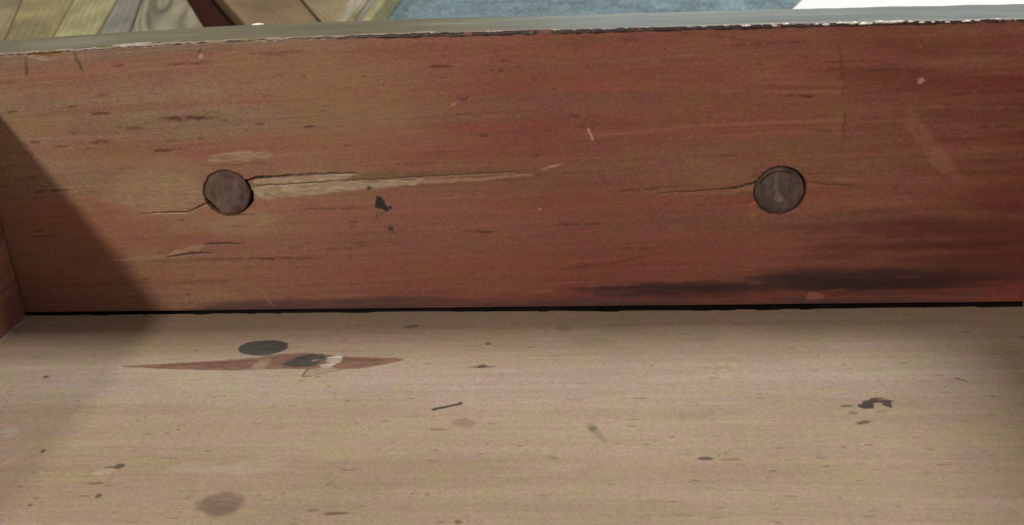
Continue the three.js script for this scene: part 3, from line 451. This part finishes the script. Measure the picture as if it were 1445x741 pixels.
const pineA = pineSheet(1001, [170, 156, 106]), pineB = pineSheet(1031, [190, 184, 132]), pineGrey = pineSheet(1061, [158, 155, 140]), pineKnot = pineSheet(1091, [172, 164, 134], [18, 290]), pineTan = pineSheet(1121, [164, 148, 106]), pineBrown = pineSheet(1151, [146, 120, 84]), pinePale = pineSheet(1181, [196, 188, 160]);
// a board whose top follows four corners (x, z): near left, near right, far right, far left
function boardGeometry(q, yTop, thick, bevel = 0.0015) {
  const [a, b, c, d] = q, shrink = (t) => [[a[0] + t, a[1] - t], [b[0] - t, b[1] - t], [c[0] - t, c[1] + t], [d[0] + t, d[1] + t]];
  const s = new THREE.Shape(shrink(bevel).map((p) => new THREE.Vector2(p[0], -p[1])));
  const g = new THREE.ExtrudeGeometry(s, { depth: thick - 2 * bevel, bevelEnabled: true, bevelThickness: bevel, bevelSize: bevel, bevelSegments: 2, steps: 1 });
  g.rotateX(-Math.PI / 2); g.translate(0, yTop - thick + bevel, 0);
  const p = g.attributes.position, ux = d[0] - a[0], uz = d[1] - a[1], L = Math.hypot(ux, uz), dx = ux / L, dz = uz / L;
  for (let i = 0; i < p.count; i++) { const X = p.getX(i) - a[0], Z = p.getZ(i) - a[1]; g.attributes.uv.setXY(i, (X * -dz + Z * dx + p.getY(i) - yTop) * 1000 / 120, (X * dx + Z * dz) * 1000 / 480); }
  return g;
}
// line through two floor points, read off at depth z
const lineAt = (p, q) => (z) => p[0] + (q[0] - p[0]) * (z - p[1]) / (q[1] - p[1]);
const S0 = lineAt([-0.2509, -0.4574], [-0.3168, -0.6083]), S1 = lineAt([-0.2104, -0.4514], [-0.2639, -0.5984]), S2 = lineAt([-0.1804, -0.4612], [-0.2214, -0.5904]), S3 = lineAt([-0.158, -0.466], [-0.200, -0.5904]);
const DL = lineAt([-0.1005, -0.4649], [-0.1535, -0.5775]), DR = lineAt([-0.0695, -0.4642], [-0.1227, -0.5728]), SM = lineAt([-0.016, -0.4722], [-0.0513, -0.5585]), PS = lineAt([-0.0033, -0.4727], [-0.0112, -0.551]), ED = lineAt([0.0244, -0.4731], [0.0213, -0.5449]);
const quad = (l, r, zn, zf, gap = 0.0006) => [[l(zn) + gap, zn], [r(zn) - gap, zn], [r(zf) - gap, zf], [l(zf) + gap, zf]];
const off = (f, d) => (z) => f(z) + d;
{
  const t = thing('pine_boards', 'pale pine boards with a swirling knot lying behind the drawer at the left', 'pine boards');  // pine boards lying side by side on the carpet
  const zn = -0.30, zf = -0.86;
  part('plank', boardGeometry(quad(off(S0, -0.075), S0, zn, zf), 0, 0.018), pineTan, t);
  part('plank_001', boardGeometry(quad(S0, S1, zn, zf), 0.0004, 0.018), pineA, t);
  part('plank_002', boardGeometry(quad(S1, S2, zn, zf), 0.0012, 0.018), pineB, t);
  part('plank_003', boardGeometry(quad(S2, S3, zn, zf), 0.0002, 0.018), pineGrey, t);  // added plank: the grey sheen on the boards, painted as wood colour
  part('plank_004', boardGeometry(quad(S3, DL, zn, zf), -0.0006, 0.018), pineKnot, t);
  const u = thing('pine_boards', 'tan pine boards with one dark seam lying right of the dark gap strip', 'pine boards'); u.name = 'pine_boards_001';  // second set of pine boards on the carpet
  part('plank', boardGeometry(quad(DR, SM, zn, -0.78), 0.0004, 0.018), pineBrown, u);
  part('plank_001', boardGeometry(quad(SM, (z) => Math.max(PS(z), SM(z) + 0.004), zn - 0.08, -0.78, 0.0012), 0, 0.018), pineTan, u);
  const l = part('gap_shade', boardGeometry(quad(DL, DR, zn, -0.84, 0.0012), -0.009, 0.010), new THREE.MeshPhysicalMaterial({ color: new THREE.Color().setRGB(0.040, 0.014, 0.009), roughness: 1, specularIntensity: 0.1 }), scene);  // added dark strip: paints the shade in the gap between the boards
  l.userData = { label: 'added dark strip standing for the shade in the gap between the pine boards', category: 'shade_strip' };
  const b = thing('pine_batten', 'pale grooved pine batten lying between the pine boards and the blue grey carpet', 'batten');
  const m1 = lineAt([0.0085, -0.4727], [0.0045, -0.551]), m2 = lineAt([0.0165, -0.4731], [0.0135, -0.5449]);
  part('rail', boardGeometry(quad(PS, m1, zn, -0.76, 0.0003), 0.001, 0.019, 0.003), pinePale, b);
  part('groove_strip', boardGeometry(quad(m1, m2, zn, -0.76, 0.0001), -0.003, 0.014, 0.001), pineGrey, b);
  part('rail_001', boardGeometry(quad(m2, ED, zn, -0.76, 0.0003), 0.001, 0.019, 0.0025), pineB, b);
}
{                                                                 // white sheet with pale green print
  const T = new Sheet(0, 0, 297, 420, 512, 1300);
  T.each((x, y, i) => { const n = fbm(x * 0.05, y * 0.05, 3); T.c[i * 3] = 240 + 4 * n; T.c[i * 3 + 1] = 243 + 4 * n; T.c[i * 3 + 2] = 242 + 4 * n; });
  T.poly(P('150,40 290,30 290,150 180,160'), [196, 226, 170], { a: 0.8, soft: 1, rag: 3 });
  T.poly(P('60,70 110,60 120,120 70,130'), [206, 228, 206], { a: 0.7, soft: 1, rag: 3 });
  T.stroke(P('120,20 260,150'), 5, [150, 190, 130], { a: 0.7 });
  const g = gridGeometry(30, 30, (i, j) => { const u = i / 29, v = j / 29; return [u * 0.297, 0.003 + 0.0012 * Math.sin(u * 7 + v * 4), -v * 0.42, u, v]; });
  const m = part('paper_sheet', g, new THREE.MeshStandardMaterial({ map: T.tex('c'), roughness: 0.7, side: THREE.DoubleSide }), scene);
  m.position.set(0.334, -0.0165, -0.51); m.rotation.y = -0.38;
  m.userData = { label: 'white paper sheet with pale green print lying on the carpet at the far right', category: 'paper' };
}

// ---------------------------------------------------------------- the lamp up to the left, outside the picture
{
  const t = thing('hanging_lamp', 'round glowing lamp hanging above and left of the drawer, outside the picture', 'lamp');
  const bulb = part('lamp_bulb', new THREE.SphereGeometry(0.049, 32, 20), new THREE.MeshStandardMaterial({ color: 0xffffff, emissive: new THREE.Color().setRGB(1, 0.93, 0.82), emissiveIntensity: 12 }), t);
  bulb.castShadow = false;
  part('lamp_socket', new THREE.CylinderGeometry(0.018, 0.022, 0.06, 24).translate(0, 0.076, 0), new THREE.MeshStandardMaterial({ color: 0x333333, roughness: 0.5 }), t);
  part('lamp_cord', new THREE.CylinderGeometry(0.003, 0.003, 0.9, 10).translate(0, 0.555, 0), new THREE.MeshStandardMaterial({ color: 0x222222, roughness: 0.7 }), t);
  t.position.set(...LAMP);
}
scene.add(key, fill);
{
  const t = thing('ceiling_lamp', 'flat white ceiling lamp panel high above the drawer, outside the picture', 'lamp');
  t.position.set(...CEIL.at);
  part('lamp_panel', new THREE.BoxGeometry(CEIL.w, 0.004, CEIL.d).translate(0, 0, 0), new THREE.MeshStandardMaterial({ color: 0xffffff, emissive: new THREE.Color().setRGB(1, 0.96, 0.9), emissiveIntensity: 1.0 }), t);
  part('lamp_housing', new THREE.BoxGeometry(CEIL.w + 0.04, 0.06, CEIL.d + 0.04).translate(0, 0.035, 0), new THREE.MeshStandardMaterial({ color: 0xdddddd, roughness: 0.6 }), t);
}
renderer.render(scene, camera);
